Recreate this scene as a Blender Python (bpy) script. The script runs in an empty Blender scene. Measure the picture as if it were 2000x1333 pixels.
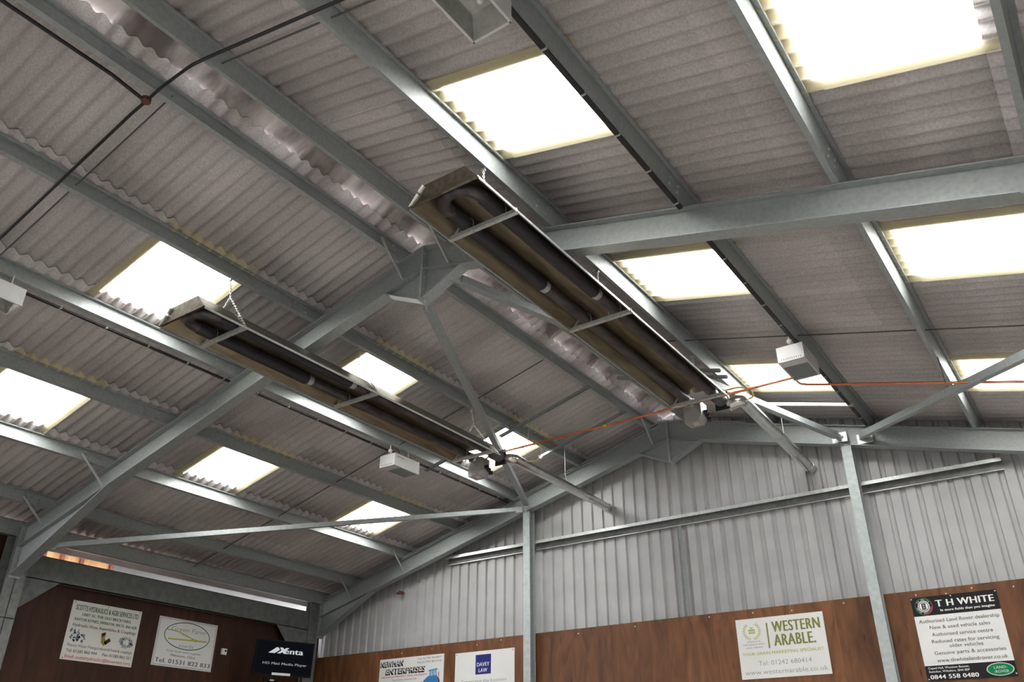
import bpy, bmesh, math, random
from mathutils import Vector, Matrix
random.seed(7)
SC = bpy.context.scene
COL = SC.collection
# ------------------------------------------------------------------ camera
cam_d = bpy.data.cameras.new('camera'); cam = bpy.data.objects.new('camera', cam_d); COL.objects.link(cam)
CR = ((0.81747, 0.57597, 0.00340), (-0.27101, 0.38983, -0.88011), (-0.50825, 0.71854, 0.47477))   # right, down, forward
X_, D_, F_ = (Vector(v).normalized() for v in CR)
F_ = X_.cross(D_).normalized(); D_ = F_.cross(X_).normalized()
cam.matrix_world = Matrix(((X_[0], -D_[0], -F_[0], 5.2), (X_[1], -D_[1], -F_[1], 0.0), (X_[2], -D_[2], -F_[2], 1.6), (0, 0, 0, 1)))
cam_d.sensor_width = 36.0; cam_d.lens = 1638.96 / 2000 * 36; cam_d.clip_start = .05; cam_d.clip_end = 300
SC.camera = cam
# ------------------------------------------------------------------ world, exposure
SC.view_settings.view_transform = 'Standard'; SC.view_settings.look = 'None'; SC.view_settings.gamma = 1.0
SC.view_settings.use_curve_mapping = False
SC.view_settings.exposure = 0.32
W = bpy.data.worlds.new('overcast_sky'); SC.world = W; W.use_nodes = True
bg = W.node_tree.nodes['Background']; bg.inputs[0].default_value = (.97, .97, 1.0, 1); bg.inputs[1].default_value = 19.0
SC.cycles.max_bounces = 14; SC.cycles.diffuse_bounces = 7; SC.cycles.glossy_bounces = 5; SC.cycles.transparent_max_bounces = 12
SC.cycles.caustics_reflective = False; SC.cycles.caustics_refractive = False
SC.cycles.sample_clamp_indirect = 8.0
# ------------------------------------------------------------------ building numbers (metres)
H = 6.897          # rafter top / purlin seat at the ridge
T = 0.26125        # tan of the roof slope
TH = math.atan(T); CT = math.cos(TH); ST = math.sin(TH)
YF, YG = 5.65, 11.66          # near faces of the middle frame and of the gable frame
Y0, Y1 = -6.4, 12.07          # roof from / to
SHEETW = 1.006              # cover width of a roof sheet (seven corrugations)
PITCH = SHEETW / 7
OFF = .183                    # underside of the roof sheets over the purlin seats
RL_Y = [3.725 + SHEETW * 3 * k for k in (-3, -2, -1, 0, 1, 2)]   # starts of the clear rooflight strips
RL_W = .95
PL = [-.338, -1.68, -3.015, -4.294, -5.55, -6.854]
PR = [.307, 1.625, 2.97, 4.248, 5.509, 6.80]
def zt(x): return H - T * abs(x)

# ------------------------------------------------------------------ materials
def mat(name): 
    m = bpy.data.materials.new(name); m.use_nodes = True
    return m, m.node_tree, m.node_tree.nodes['Principled BSDF']
def noise_mat(name, c1, c2, scale=8., rough=.6, metal=0., detail=6., stretch=None, bump=0., lo=.35, hi=.65, r2=None, spec=None):
    m, nt, p = mat(name)
    tc = nt.nodes.new('ShaderNodeTexCoord'); mp = nt.nodes.new('ShaderNodeMapping'); n = nt.nodes.new('ShaderNodeTexNoise'); r = nt.nodes.new('ShaderNodeValToRGB')
    nt.links.new(tc.outputs['Object'], mp.inputs[0]); nt.links.new(mp.outputs[0], n.inputs['Vector'])
    if stretch: mp.inputs['Scale'].default_value = stretch
    n.inputs['Scale'].default_value = scale; n.inputs['Detail'].default_value = detail
    r.color_ramp.elements[0].position = lo; r.color_ramp.elements[1].position = hi
    r.color_ramp.elements[0].color = (*c1, 1); r.color_ramp.elements[1].color = (*c2, 1)
    nt.links.new(n.outputs['Fac'], r.inputs[0]); nt.links.new(r.outputs[0], p.inputs['Base Color'])
    p.inputs['Roughness'].default_value = rough; p.inputs['Metallic'].default_value = metal
    if spec is not None: p.inputs['Specular IOR Level'].default_value = spec
    if r2:
        rr = nt.nodes.new('ShaderNodeMapRange'); rr.inputs['To Min'].default_value = rough; rr.inputs['To Max'].default_value = r2
        nt.links.new(n.outputs['Fac'], rr.inputs[0]); nt.links.new(rr.outputs[0], p.inputs['Roughness'])
    if bump:
        b = nt.nodes.new('ShaderNodeBump'); b.inputs['Strength'].default_value = bump; b.inputs['Distance'].default_value = .01
        nt.links.new(n.outputs['Fac'], b.inputs['Height']); nt.links.new(b.outputs[0], p.inputs['Normal'])
    return m
def flat(name, c, rough=.5, metal=0., spec=.5, emit=0):
    m, nt, p = mat(name); p.inputs['Base Color'].default_value = (*c, 1); p.inputs['Roughness'].default_value = rough
    p.inputs['Metallic'].default_value = metal; p.inputs['Specular IOR Level'].default_value = spec
    if emit: p.inputs['Emission Color'].default_value = (*c, 1); p.inputs['Emission Strength'].default_value = emit
    return m
M = {}
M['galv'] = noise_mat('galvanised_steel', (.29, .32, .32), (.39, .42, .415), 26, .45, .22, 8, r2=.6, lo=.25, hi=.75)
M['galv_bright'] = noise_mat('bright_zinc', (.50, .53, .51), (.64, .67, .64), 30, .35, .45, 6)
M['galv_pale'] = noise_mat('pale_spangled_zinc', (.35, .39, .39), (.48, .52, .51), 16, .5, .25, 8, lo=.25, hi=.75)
M['cladding'] = noise_mat('plastic_coated_sheet', (.385, .39, .39), (.44, .445, .44), 3, .42, .0, 4)
M['floor'] = noise_mat('brown_concrete', (.42, .40, .365), (.54, .515, .475), 1.2, .85, 0, 8)
M['earth'] = noise_mat('bounce_cutting_earth', (.05, .043, .035), (.10, .085, .07), 2.5, .95, 0, 8)  # dark tone chosen to cut light bounced off the unseen floor
M['yard'] = noise_mat('outside_yard', (.16, .15, .13), (.24, .22, .19), .6, .9, 0, 6)
M['reflector'] = noise_mat('aluminised_reflector', (.30, .27, .21), (.46, .42, .35), 5, .2, 1., 4, stretch=(4, .6, 4), r2=.3)
M['reflector_in'] = noise_mat('brown_inner_reflector', (.17, .135, .085), (.30, .25, .17), 4, .38, .75, 4, stretch=(4, .5, 4), r2=.5)  # browner and darker than the outer reflector sheet
M['tube'] = noise_mat('heat_darkened_steel_tube', (.055, .052, .056), (.12, .105, .10), 5, .42, .5, 6, stretch=(3, 1, 3))
M['tube_black'] = flat('black_coated_sleeve', (.025, .025, .028), .5, .1)
M['chrome'] = noise_mat('bright_flue_steel', (.62, .62, .6), (.78, .78, .76), 9, .16, 1., 4, r2=.3)
M['white_paint'] = noise_mat('white_enamel', (.54, .55, .545), (.60, .61, .605), 6, .35, 0, 3)
M['lamp_inside'] = noise_mat('dusty_lamp_reflector', (.30, .31, .29), (.42, .42, .40), 14, .35, .4, 6)
M['lamp_glass'] = flat('grey_lamp_glass', (.15, .175, .165), .25, 0.)
M['black'] = flat('black_rubber', (.012, .012, .013), .5)
M['darkgrey'] = flat('dark_grey_conduit', (.09, .09, .09), .5)
M['copper'] = noise_mat('lacquered_copper', (.52, .16, .075), (.66, .24, .12), 6, .32, .75, 4)
M['brass'] = flat('brass', (.6, .42, .14), .3, 1.)
M['yellow'] = flat('yellow_gas_hose', (.62, .53, .05), .45)
M['boxgrey'] = noise_mat('burner_casing_grey', (.30, .29, .27), (.40, .39, .37), 8, .4, .3, 4)
M['redbrown'] = flat('red_brown_box', (.16, .05, .035), .5)
M['white_plastic'] = flat('white_plastic', (.8, .8, .78), .4)
M['signwhite'] = noise_mat('printed_white_panel', (.74, .75, .73), (.79, .80, .78), 2, .45, 0, 3)
M['signcream'] = noise_mat('printed_cream_panel', (.72, .72, .66), (.77, .77, .71), 2, .45, 0, 3)
for k, c in dict(ink_black=(.018, .017, .02), ink_grey=(.13, .13, .13), ink_midgrey=(.25, .27, .26), ink_green=(.02, .13, .06), ink_red=(.55, .03, .05), ink_olive=(.23, .235, .075), ink_lime=(.42, .46, .06), ink_navy=(.025, .03, .19), ink_white=(.82, .82, .80), ink_lrgreen=(.0, .22, .07), ink_blue=(.05, .22, .5), ink_paleblue=(.35, .5, .65), ink_brass=(.30, .26, .06), ink_dkbrown=(.05, .03, .025), ink_steel=(.16, .22, .3), ink_silver=(.5, .52, .5)).items():
    M[k] = flat(k, c, .55, spec=.15)
M['screen'] = flat('dark_screen', (.003, .004, .009), .5, spec=.06)
M['screen_white'] = flat('screen_lettering', (.62, .66, .7), .4, emit=.30)
M['screen_dim'] = flat('screen_lettering_dim', (.42, .45, .47), .4, emit=.15)
M['tvcase'] = flat('black_plastic', (.006, .006, .007), .45, spec=.12)

def roof_material():
    m, nt, p = mat('weathered_fibre_cement')
    N = nt.nodes.new; L = nt.links.new
    tc = N('ShaderNodeTexCoord'); mp = N('ShaderNodeMapping'); mp.inputs['Scale'].default_value = (.35, 1.1, .35)
    n1 = N('ShaderNodeTexNoise'); n1.inputs['Scale'].default_value = 1.6; n1.inputs['Detail'].default_value = 5
    L(tc.outputs['Object'], mp.inputs[0]); L(mp.outputs[0], n1.inputs['Vector'])
    n2 = N('ShaderNodeTexNoise'); n2.inputs['Scale'].default_value = 55; n2.inputs['Detail'].default_value = 6; L(tc.outputs['Object'], n2.inputs['Vector'])
    r1 = N('ShaderNodeValToRGB'); r1.color_ramp.elements[0].color = (.455, .425, .418, 1); r1.color_ramp.elements[1].color = (.59, .557, .548, 1)
    r1.color_ramp.elements[0].position = .35; r1.color_ramp.elements[1].position = .65; L(n1.outputs['Fac'], r1.inputs[0])
    r2 = N('ShaderNodeMapRange'); r2.inputs['From Min'].default_value = .3; r2.inputs['From Max'].default_value = .7; r2.inputs['To Min'].default_value = .82; r2.inputs['To Max'].default_value = 1.12
    L(n2.outputs['Fac'], r2.inputs[0])
    # each sheet is a little lighter or darker than the next
    sx = N('ShaderNodeSeparateXYZ'); L(tc.outputs['Object'], sx.inputs[0])
    d = N('ShaderNodeMath'); d.operation = 'ADD'; d.inputs[1].default_value = 50.3 - 3.725 + .0; L(sx.outputs['Y'], d.inputs[0])
    dv = N('ShaderNodeMath'); dv.operation = 'DIVIDE'; dv.inputs[1].default_value = SHEETW; L(d.outputs[0], dv.inputs[0])
    fl = N('ShaderNodeMath'); fl.operation = 'FLOOR'; L(dv.outputs[0], fl.inputs[0])
    dx = N('ShaderNodeMath'); dx.operation = 'DIVIDE'; dx.inputs[1].default_value = 1.303; L(sx.outputs['X'], dx.inputs[0])
    fx = N('ShaderNodeMath'); fx.operation = 'FLOOR'; L(dx.outputs[0], fx.inputs[0])
    cb = N('ShaderNodeCombineXYZ'); L(fl.outputs[0], cb.inputs[0]); L(fx.outputs[0], cb.inputs[1])
    wn = N('ShaderNodeTexWhiteNoise'); wn.noise_dimensions = '3D'; L(cb.outputs[0], wn.inputs['Vector'])
    r3 = N('ShaderNodeMapRange'); r3.inputs['To Min'].default_value = .88; r3.inputs['To Max'].default_value = 1.1; L(wn.outputs['Value'], r3.inputs[0])
    mu = N('ShaderNodeMath'); mu.operation = 'MULTIPLY'; L(r2.outputs[0], mu.inputs[0]); L(r3.outputs[0], mu.inputs[1])
    mx = N('ShaderNodeMix'); mx.data_type = 'RGBA'; mx.blend_type = 'MULTIPLY'; mx.inputs['Factor'].default_value = 1
    L(r1.outputs[0], mx.inputs['A']); L(mu.outputs[0], mx.inputs['B']); L(mx.outputs['Result'], p.inputs['Base Color'])
    p.inputs['Roughness'].default_value = .9; p.inputs['Specular IOR Level'].default_value = .2
    return m
M['roof'] = roof_material()
M['ridge'] = noise_mat('stained_ridge_piece', (.17, .145, .14), (.50, .46, .445), 1.9, .9, 0, 5, stretch=(.5, 1.4, 1), lo=.40, hi=.58)
def grp(name, tint, clear, diff):
    m = bpy.data.materials.new(name); m.use_nodes = True; nt = m.node_tree; nt.nodes.clear()
    o = nt.nodes.new('ShaderNodeOutputMaterial'); a = nt.nodes.new('ShaderNodeBsdfTransparent'); b = nt.nodes.new('ShaderNodeBsdfTranslucent'); c = nt.nodes.new('ShaderNodeBsdfDiffuse')
    a.inputs[0].default_value = (*tint, 1); b.inputs[0].default_value = (*tint, 1); c.inputs[0].default_value = (*diff, 1)
    m1 = nt.nodes.new('ShaderNodeMixShader'); m1.inputs[0].default_value = .5; nt.links.new(b.outputs[0], m1.inputs[1]); nt.links.new(c.outputs[0], m1.inputs[2])
    m2 = nt.nodes.new('ShaderNodeMixShader'); m2.inputs[0].default_value = clear; nt.links.new(m1.outputs[0], m2.inputs[1]); nt.links.new(a.outputs[0], m2.inputs[2])
    nt.links.new(m2.outputs[0], o.inputs[0]); return m
M['grp'] = grp('clear_rooflight_sheet', (.98, .97, .93), .70, (.7, .7, .62))
M['grp_lap'] = grp('yellowed_rooflight_lap', (.85, .80, .60), .06, (.66, .61, .43))  # yellowed lap; its pale diffuse tone also paints in the glow of scattered daylight
def ply_mat():
    m, nt, p = mat('stained_plywood')
    N = nt.nodes.new; L = nt.links.new
    tc = N('ShaderNodeTexCoord'); mp = N('ShaderNodeMapping'); mp.inputs['Scale'].default_value = (3., 3., .7); L(tc.outputs['Object'], mp.inputs[0])
    oi = N('ShaderNodeObjectInfo')
    ad = N('ShaderNodeVectorMath'); ad.operation = 'ADD'; L(mp.outputs[0], ad.inputs[0])
    ml = N('ShaderNodeVectorMath'); ml.operation = 'SCALE'; ml.inputs[0].default_value = (9, 5, 7); L(oi.outputs['Random'], ml.inputs['Scale']); L(ml.outputs[0], ad.inputs[1])
    n = N('ShaderNodeTexNoise'); n.inputs['Scale'].default_value = 2.0; n.inputs['Detail'].default_value = 9; n.inputs['Distortion'].default_value = 1.2; L(ad.outputs[0], n.inputs['Vector'])
    r = N('ShaderNodeValToRGB'); r.color_ramp.elements[0].position = .3; r.color_ramp.elements[1].position = .75
    r.color_ramp.elements[0].color = (.095, .040, .018, 1); r.color_ramp.elements[1].color = (.225, .098, .042, 1); L(n.outputs['Fac'], r.inputs[0])
    mr = N('ShaderNodeMapRange'); mr.inputs['To Min'].default_value = .78; mr.inputs['To Max'].default_value = 1.18; L(oi.outputs['Random'], mr.inputs[0])
    mx = N('ShaderNodeMix'); mx.data_type = 'RGBA'; mx.blend_type = 'MULTIPLY'; mx.inputs['Factor'].default_value = 1
    L(r.outputs[0], mx.inputs['A']); L(mr.outputs[0], mx.inputs['B'])
    v = N('ShaderNodeTexVoronoi'); v.inputs['Scale'].default_value = 1.7; L(ad.outputs[0], v.inputs['Vector'])
    k = N('ShaderNodeMapRange'); k.inputs['From Min'].default_value = .03; k.inputs['From Max'].default_value = .10; k.inputs['To Min'].default_value = .35; k.inputs['To Max'].default_value = 1.; L(v.outputs['Distance'], k.inputs[0])
    mk = N('ShaderNodeMix'); mk.data_type = 'RGBA'; mk.blend_type = 'MULTIPLY'; mk.inputs['Factor'].default_value = .8
    L(mx.outputs['Result'], mk.inputs['A']); L(k.outputs[0], mk.inputs['B']); L(mk.outputs['Result'], p.inputs['Base Color'])
    p.inputs['Roughness'].default_value = .55; p.inputs['Specular IOR Level'].default_value = .3
    return m
M['ply'] = ply_mat()
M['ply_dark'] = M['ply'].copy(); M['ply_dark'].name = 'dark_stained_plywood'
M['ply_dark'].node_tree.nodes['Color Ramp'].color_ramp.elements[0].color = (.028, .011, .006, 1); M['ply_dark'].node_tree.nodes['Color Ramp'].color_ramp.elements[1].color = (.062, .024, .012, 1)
M['col_grey'] = noise_mat('darker_zinc', (.15, .16, .155), (.21, .22, .21), 14, .55, .1, 7)  # grey of the columns; on the rail webs it paints in shade
M['paint_grey'] = noise_mat('dull_grey_paint', (.13, .14, .135), (.185, .20, .19), 9, .6, 0, 6)
M['timber_pale'] = noise_mat('pale_tan_boards', (.34, .19, .08), (.46, .28, .14), 3, .8, 0, 5, stretch=(1, 5, 1))  # pale orange-tan timber
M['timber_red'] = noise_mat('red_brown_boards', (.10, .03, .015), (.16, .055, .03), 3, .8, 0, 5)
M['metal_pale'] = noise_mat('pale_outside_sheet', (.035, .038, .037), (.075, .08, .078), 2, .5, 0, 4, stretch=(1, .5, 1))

# ------------------------------------------------------------------ mesh helpers
class MB:
    def __init__(s): s.v = []; s.f = []; s.m = []; s.mi = 0; s.smooth = []; s.sm = False
    def add(s, vs, fs):
        b = len(s.v); s.v += [tuple(v) for v in vs]
        for f in fs: s.f.append(tuple(i + b for i in f)); s.m.append(s.mi); s.smooth.append(s.sm)
        return s
    def hexa(s, c8):   # bottom 4 (ccw) then top 4
        return s.add(c8, [(0, 3, 2, 1), (4, 5, 6, 7), (0, 1, 5, 4), (1, 2, 6, 5), (2, 3, 7, 6), (3, 0, 4, 7)])
    def box(s, x0, x1, y0, y1, z0, z1):
        return s.hexa([(x0, y0, z0), (x1, y0, z0), (x1, y1, z0), (x0, y1, z0), (x0, y0, z1), (x1, y0, z1), (x1, y1, z1), (x0, y1, z1)])
    def obox(s, c, u, v, w, a, b, d):  # oriented box, half sizes
        c, u, v, w = Vector(c), Vector(u), Vector(v), Vector(w); P = []
        for k in (-1, 1):
            for i, j in ((-1, -1), (1, -1), (1, 1), (-1, 1)): P.append(c + u * a * i + v * b * j + w * d * k)
        return s.hexa(P)
    def prism(s, poly, d):  # poly list of 3d pts, d extrude vector
        n = len(poly); d = Vector(d); P = [Vector(p) for p in poly]; Q = [p + d for p in P]
        return s.add(P + Q, [tuple(range(n - 1, -1, -1)), tuple(range(n, 2 * n))] + [(i, (i + 1) % n, n + (i + 1) % n, n + i) for i in range(n)])
    def sweep(s, prof, fn0, fn1):  # closed profile between two placements
        n = len(prof); P = [Vector(fn0(*p)) for p in prof] + [Vector(fn1(*p)) for p in prof]
        return s.add(P, [(i, (i + 1) % n, n + (i + 1) % n, n + i) for i in range(n)] + [tuple(range(n - 1, -1, -1)), tuple(range(n, 2 * n))])
    def tube(s, pts, r, n=10, caps=True, closed=False):
        pts = [Vector(p) for p in pts]; N = len(pts); rings = []
        rr = r if isinstance(r, (list, tuple)) else [r] * N
        t0 = (pts[1] - pts[0]).normalized(); up = Vector((0, 0, 1)) if abs(t0.z) < .9 else Vector((1, 0, 0))
        a = t0.cross(up).normalized()
        for i, p in enumerate(pts):
            if closed: t = (pts[(i + 1) % N] - pts[i - 1]).normalized()
            else: t = (pts[min(i + 1, N - 1)] - pts[max(i - 1, 0)]).normalized()
            a = (a - t * a.dot(t)).normalized(); b = t.cross(a)
            rings.append([p + (a * math.cos(2 * math.pi * k / n) + b * math.sin(2 * math.pi * k / n)) * rr[i] for k in range(n)])
        o = s.sm; s.sm = True
        fs = []
        for i in range(N if closed else N - 1):
            j = (i + 1) % N
            fs += [(i * n + k, i * n + (k + 1) % n, j * n + (k + 1) % n, j * n + k) for k in range(n)]
        s.add([v for R in rings for v in R], fs)
        s.sm = False
        if caps and not closed:
            s.add(rings[0], [tuple(range(n - 1, -1, -1))]); s.add(rings[-1], [tuple(range(n))])
        s.sm = o; return s
    def lathe(s, c, ax, prof, n=20):  # prof (r, t along ax)
        c = Vector(c); ax = Vector(ax).normalized(); a = ax.orthogonal().normalized(); b = ax.cross(a)
        P = [c + ax * t + (a * math.cos(2 * math.pi * k / n) + b * math.sin(2 * math.pi * k / n)) * r for r, t in prof for k in range(n)]
        m = len(prof); s.add(P, [(i * n + k, i * n + (k + 1) % n, (i + 1) * n + (k + 1) % n, (i + 1) * n + k) for i in range(m - 1) for k in range(n)] + [tuple(range(n - 1, -1, -1)), tuple(range((m - 1) * n, m * n))])
        return s
    def sphere(s, c, r, n=10):
        return s.lathe(c, (0, 0, 1), [(max(.001, r * math.sin(math.pi * i / 6)), -r * math.cos(math.pi * i / 6)) for i in range(7)], n)
    def build(s, name, mats, parent=None, label=None):
        me = bpy.data.meshes.new(name); me.from_pydata(s.v, [], s.f)
        for mm in (mats if isinstance(mats, (list, tuple)) else [mats]): me.materials.append(mm)
        me.polygons.foreach_set('material_index', s.m); me.polygons.foreach_set('use_smooth', s.smooth)
        bm = bmesh.new(); bm.from_mesh(me); bmesh.ops.recalc_face_normals(bm, faces=bm.faces); bm.to_mesh(me); bm.free()
        me.update()
        o = bpy.data.objects.new(name, me); COL.objects.link(o)
        if parent:
            o.parent = parent; bpy_loc = parent.matrix_world if False else None
            o.matrix_parent_inverse = Matrix.Translation(-parent.location)
        if label: o['label'] = label
        return o
def tag(o, label, cat, group=None):
    o['label'] = label; o['category'] = cat
    if group: o['group'] = group
    return o
def empty(name, loc, label, cat, group=None):
    o = bpy.data.objects.new(name, None); COL.objects.link(o); o.location = loc; o.empty_display_size = .1
    return tag(o, label, cat, group)
def struct(o, label=None):
    o['kind'] = 'structure'
    if label: o['label'] = label
    return o
def arc(c, a, b, r, t0, t1, n=8):
    c, a, b = Vector(c), Vector(a), Vector(b)
    return [c + a * r * math.cos(t0 + (t1 - t0) * i / n) + b * r * math.sin(t0 + (t1 - t0) * i / n) for i in range(n + 1)]
def fillet(pts, r, n=6):
    pts = [Vector(p) for p in pts]; out = [pts[0]]
    for i in range(1, len(pts) - 1):
        a = (pts[i - 1] - pts[i]); b = (pts[i + 1] - pts[i]); q = min(r, a.length * .45, b.length * .45)
        p0 = pts[i] + a.normalized() * q; p2 = pts[i] + b.normalized() * q
        for k in range(n + 1):
            t = k / n; out.append(p0 * (1 - t) ** 2 + pts[i] * 2 * t * (1 - t) + p2 * t * t)
    out.append(pts[-1]); return out

# ================================================================== the shell
floor = struct(MB().box(-2.2, 7.9, Y0, 12.1, -.15, 0).build('floor', M['floor']), 'pale concrete floor')
struct(MB().box(-7.9, -2.2, Y0, 12.1, -.15, 0).build('floor', M['earth']), 'dark earth floor added along the left side, out of view, to cut bounced light')  # unseen dark strip, added so less light bounces up on the left
yard = struct(MB().box(-45, 45, -45, 55, -.35, -.16).build('trim_1', M['yard']), 'yard ground outside the shed')

def corr(y):   # height of the corrugated profile
    return .024 * (1 - math.cos(2 * math.pi * (y - 3.725) / PITCH))
def lapstep(y):  # side laps: every sheet rides up on its neighbour
    return .011 * (((y - 3.725 + 50 * SHEETW) / SHEETW) % 1.0)
def sheet(mb, side, xa, xb, ya, yb, dz0, dz1, step=PITCH / 8, laps=True):
    n = max(1, round((yb - ya) / step)); xs = [xa, (xa + xb) / 2, xb]; vs = []
    for i in range(n + 1):
        y = ya + (yb - ya) * i / n
        for k, x in enumerate(xs):
            t = k / 2; z = zt(x) + (OFF + corr(y) + (lapstep(y) if laps else 0) + dz0 + (dz1 - dz0) * t)
            vs.append((side * x, y, z))
    fs = []
    for i in range(n):
        for k in range(2):
            a = i * 3 + k; fs.append((a, a + 1, a + 4, a + 3))
    o = mb.sm; mb.sm = True; mb.add(vs, fs); mb.sm = o
win_n = 0
for side, P in ((-1, [abs(p) for p in PL] + [7.62]), (1, PR + [7.62])):
    web = [p - .045 * (1 if side < 0 else -1) for p in P]
    roof = MB()
    slots = [(.17, web[1] + .17), (web[1] - .060, web[2] + .10), (web[2] - .11, web[3] + .17), (web[3] - .060, web[4] + .10), (web[4] - .11, 7.98)]
    for k, (xa, xb) in enumerate(slots):
        d0 = 0 if k == 0 else -.006; d1 = .012
        if k in (1, 3):
            edges = [Y0] + [e for y in RL_Y[(2 if side < 0 else 0):] for e in (y, y + RL_W)] + [Y1]
            for a, b in zip(edges[0::2], edges[1::2]): sheet(roof, side, xa, xb, a, b, d0, d1)
            for y in RL_Y[(2 if side < 0 else 0):]:
                win_n += 1; w = MB()
                sheet(w, side, xa + .255, xb, y, y + RL_W, d0 - .001, d1, laps=False)
                w.mi = 1
                sheet(w, side, xa, xa + .255, y - .075, y + RL_W + .075, d0 - .008, d0 - .001, laps=False)
                sheet(w, side, xa + .255, xb, y - .075, y, d0 - .009, d1 - .012, laps=False); sheet(w, side, xa + .255, xb, y + RL_W, y + RL_W + .075, d0 - .009, d1 - .012, laps=False)
                struct(w.build('window_%d' % win_n, [M['grp'], M['grp_lap']]), 'corrugated clear rooflight sheet in the %s roof slope' % ('left' if side < 0 else 'right'))
                L_ = bpy.data.lights.new('daylight_portal', 'AREA'); L_.shape = 'RECTANGLE'; L_.size = (xb - xa) / CT; L_.size_y = RL_W; L_.cycles.is_portal = True
                lo = bpy.data.objects.new('daylight_portal', L_); COL.objects.link(lo)
                xm = (xa + xb) / 2; lo.location = (side * xm, y + RL_W / 2, zt(xm) + OFF + .09); lo.rotation_euler = (0, side * TH, 0)
        else: sheet(roof, side, xa, xb, Y0, Y1, d0, d1)
    o = roof.build('ceiling', M['roof']); sm = o.modifiers.new('thick', 'SOLIDIFY'); sm.thickness = .006; sm.offset = 0
    struct(o, 'corrugated fibre cement sheets of the %s roof slope' % ('left' if side < 0 else 'right'))
# ridge pieces: wings over the sheets, lifted in places so that daylight creeps in
rd = MB(); ny = int((Y1 - Y0) / .02); rows = []
for i in range(ny + 1):
    y = Y0 + (Y1 - Y0) * i / ny
    ph = ((y - 2.55) / SHEETW) % 1.0
    up = ph < .46
    row = []
    for x in (-.30, -.17, -.05, 0, .05, .17, .30):
        if abs(x) < .1: z = zt(x) + OFF + (.10 if x else .105)
        else: z = zt(x) + OFF + (.098 if up else corr(y) + .016)
        row.append((x, y, z))
    rows.append(row)
rd.sm = True
rd.add([p for r in rows for p in r], [(i * 7 + k, i * 7 + k + 1, (i + 1) * 7 + k + 1, (i + 1) * 7 + k) for i in range(ny) for k in range(6)])
o = rd.build('trim_2', M['ridge']); sm = o.modifiers.new('thick', 'SOLIDIFY'); sm.thickness = .008; sm.offset = 1
struct(o, 'fibre cement ridge capping along the top of the roof')

# gable end: ribbed wall sheets
gb = MB(); YS = 12.0; P0 = 0.; prof = [(0, 0), (.118, 0), (.136, .032), (.182, .032), (.2, 0)]
xs = []
for i in range(int(15.8 / .2) + 1):
    for px, d in prof[:-1]:
        x = -7.96 + .2 * i + px
        if x <= 7.95: xs.append((x, d))
vs = []
for x, d in xs: vs += [(x, YS + d, P0), (x, YS + d, zt(x) + OFF + .07)]
gb.add(vs, [(2 * i, 2 * i + 2, 2 * i + 3, 2 * i + 1) for i in range(len(xs) - 1)])
# screw heads and stiffening grooves are too fine here; washers on the rails instead
o = gb.build('wall_back', M['cladding']); sm = o.modifiers.new('thick', 'SOLIDIFY'); sm.thickness = .004; sm.offset = 1
struct(o, 'grey ribbed metal sheeting of the gable end')
# side walls and the open-fronted end behind the viewer
wl = MB().box(-8.0, -7.98, Y0, 12.0, 4.84, 4.965); wl.box(-8.0, -7.96, Y0, 12.0, 0, 4.3)
struct(wl.build('wall_left', M['roof']), 'outer cladding of the left side with a slot under the eaves')
struct(MB().box(7.96, 8.0, Y0, 12.0, 0, 4.95).build('wall_right', M['cladding']))
wf = MB(); zf = lambda x: zt(x) + OFF
wf.prism([(-7.96, Y0, 0), (3.2, Y0, 0), (3.2, Y0, 2.2), (5.2, Y0, 2.2), (5.2, Y0, 0), (7.96, Y0, 0), (7.96, Y0, zf(7.96)), (0, Y0, zf(0)), (-7.96, Y0, zf(7.96))], (0, -.05, 0))
struct(wf.build('wall_front', M['cladding']), 'end wall with a wide open doorway')
L_ = bpy.data.lights.new('daylight_portal', 'AREA'); L_.shape = 'RECTANGLE'; L_.size = 2.; L_.size_y = 2.2; L_.cycles.is_portal = True
lo = bpy.data.objects.new('daylight_portal', L_); COL.objects.link(lo); lo.location = (4.2, Y0 - .02, 1.1); lo.rotation_euler = (math.pi / 2, 0, 0)

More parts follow.
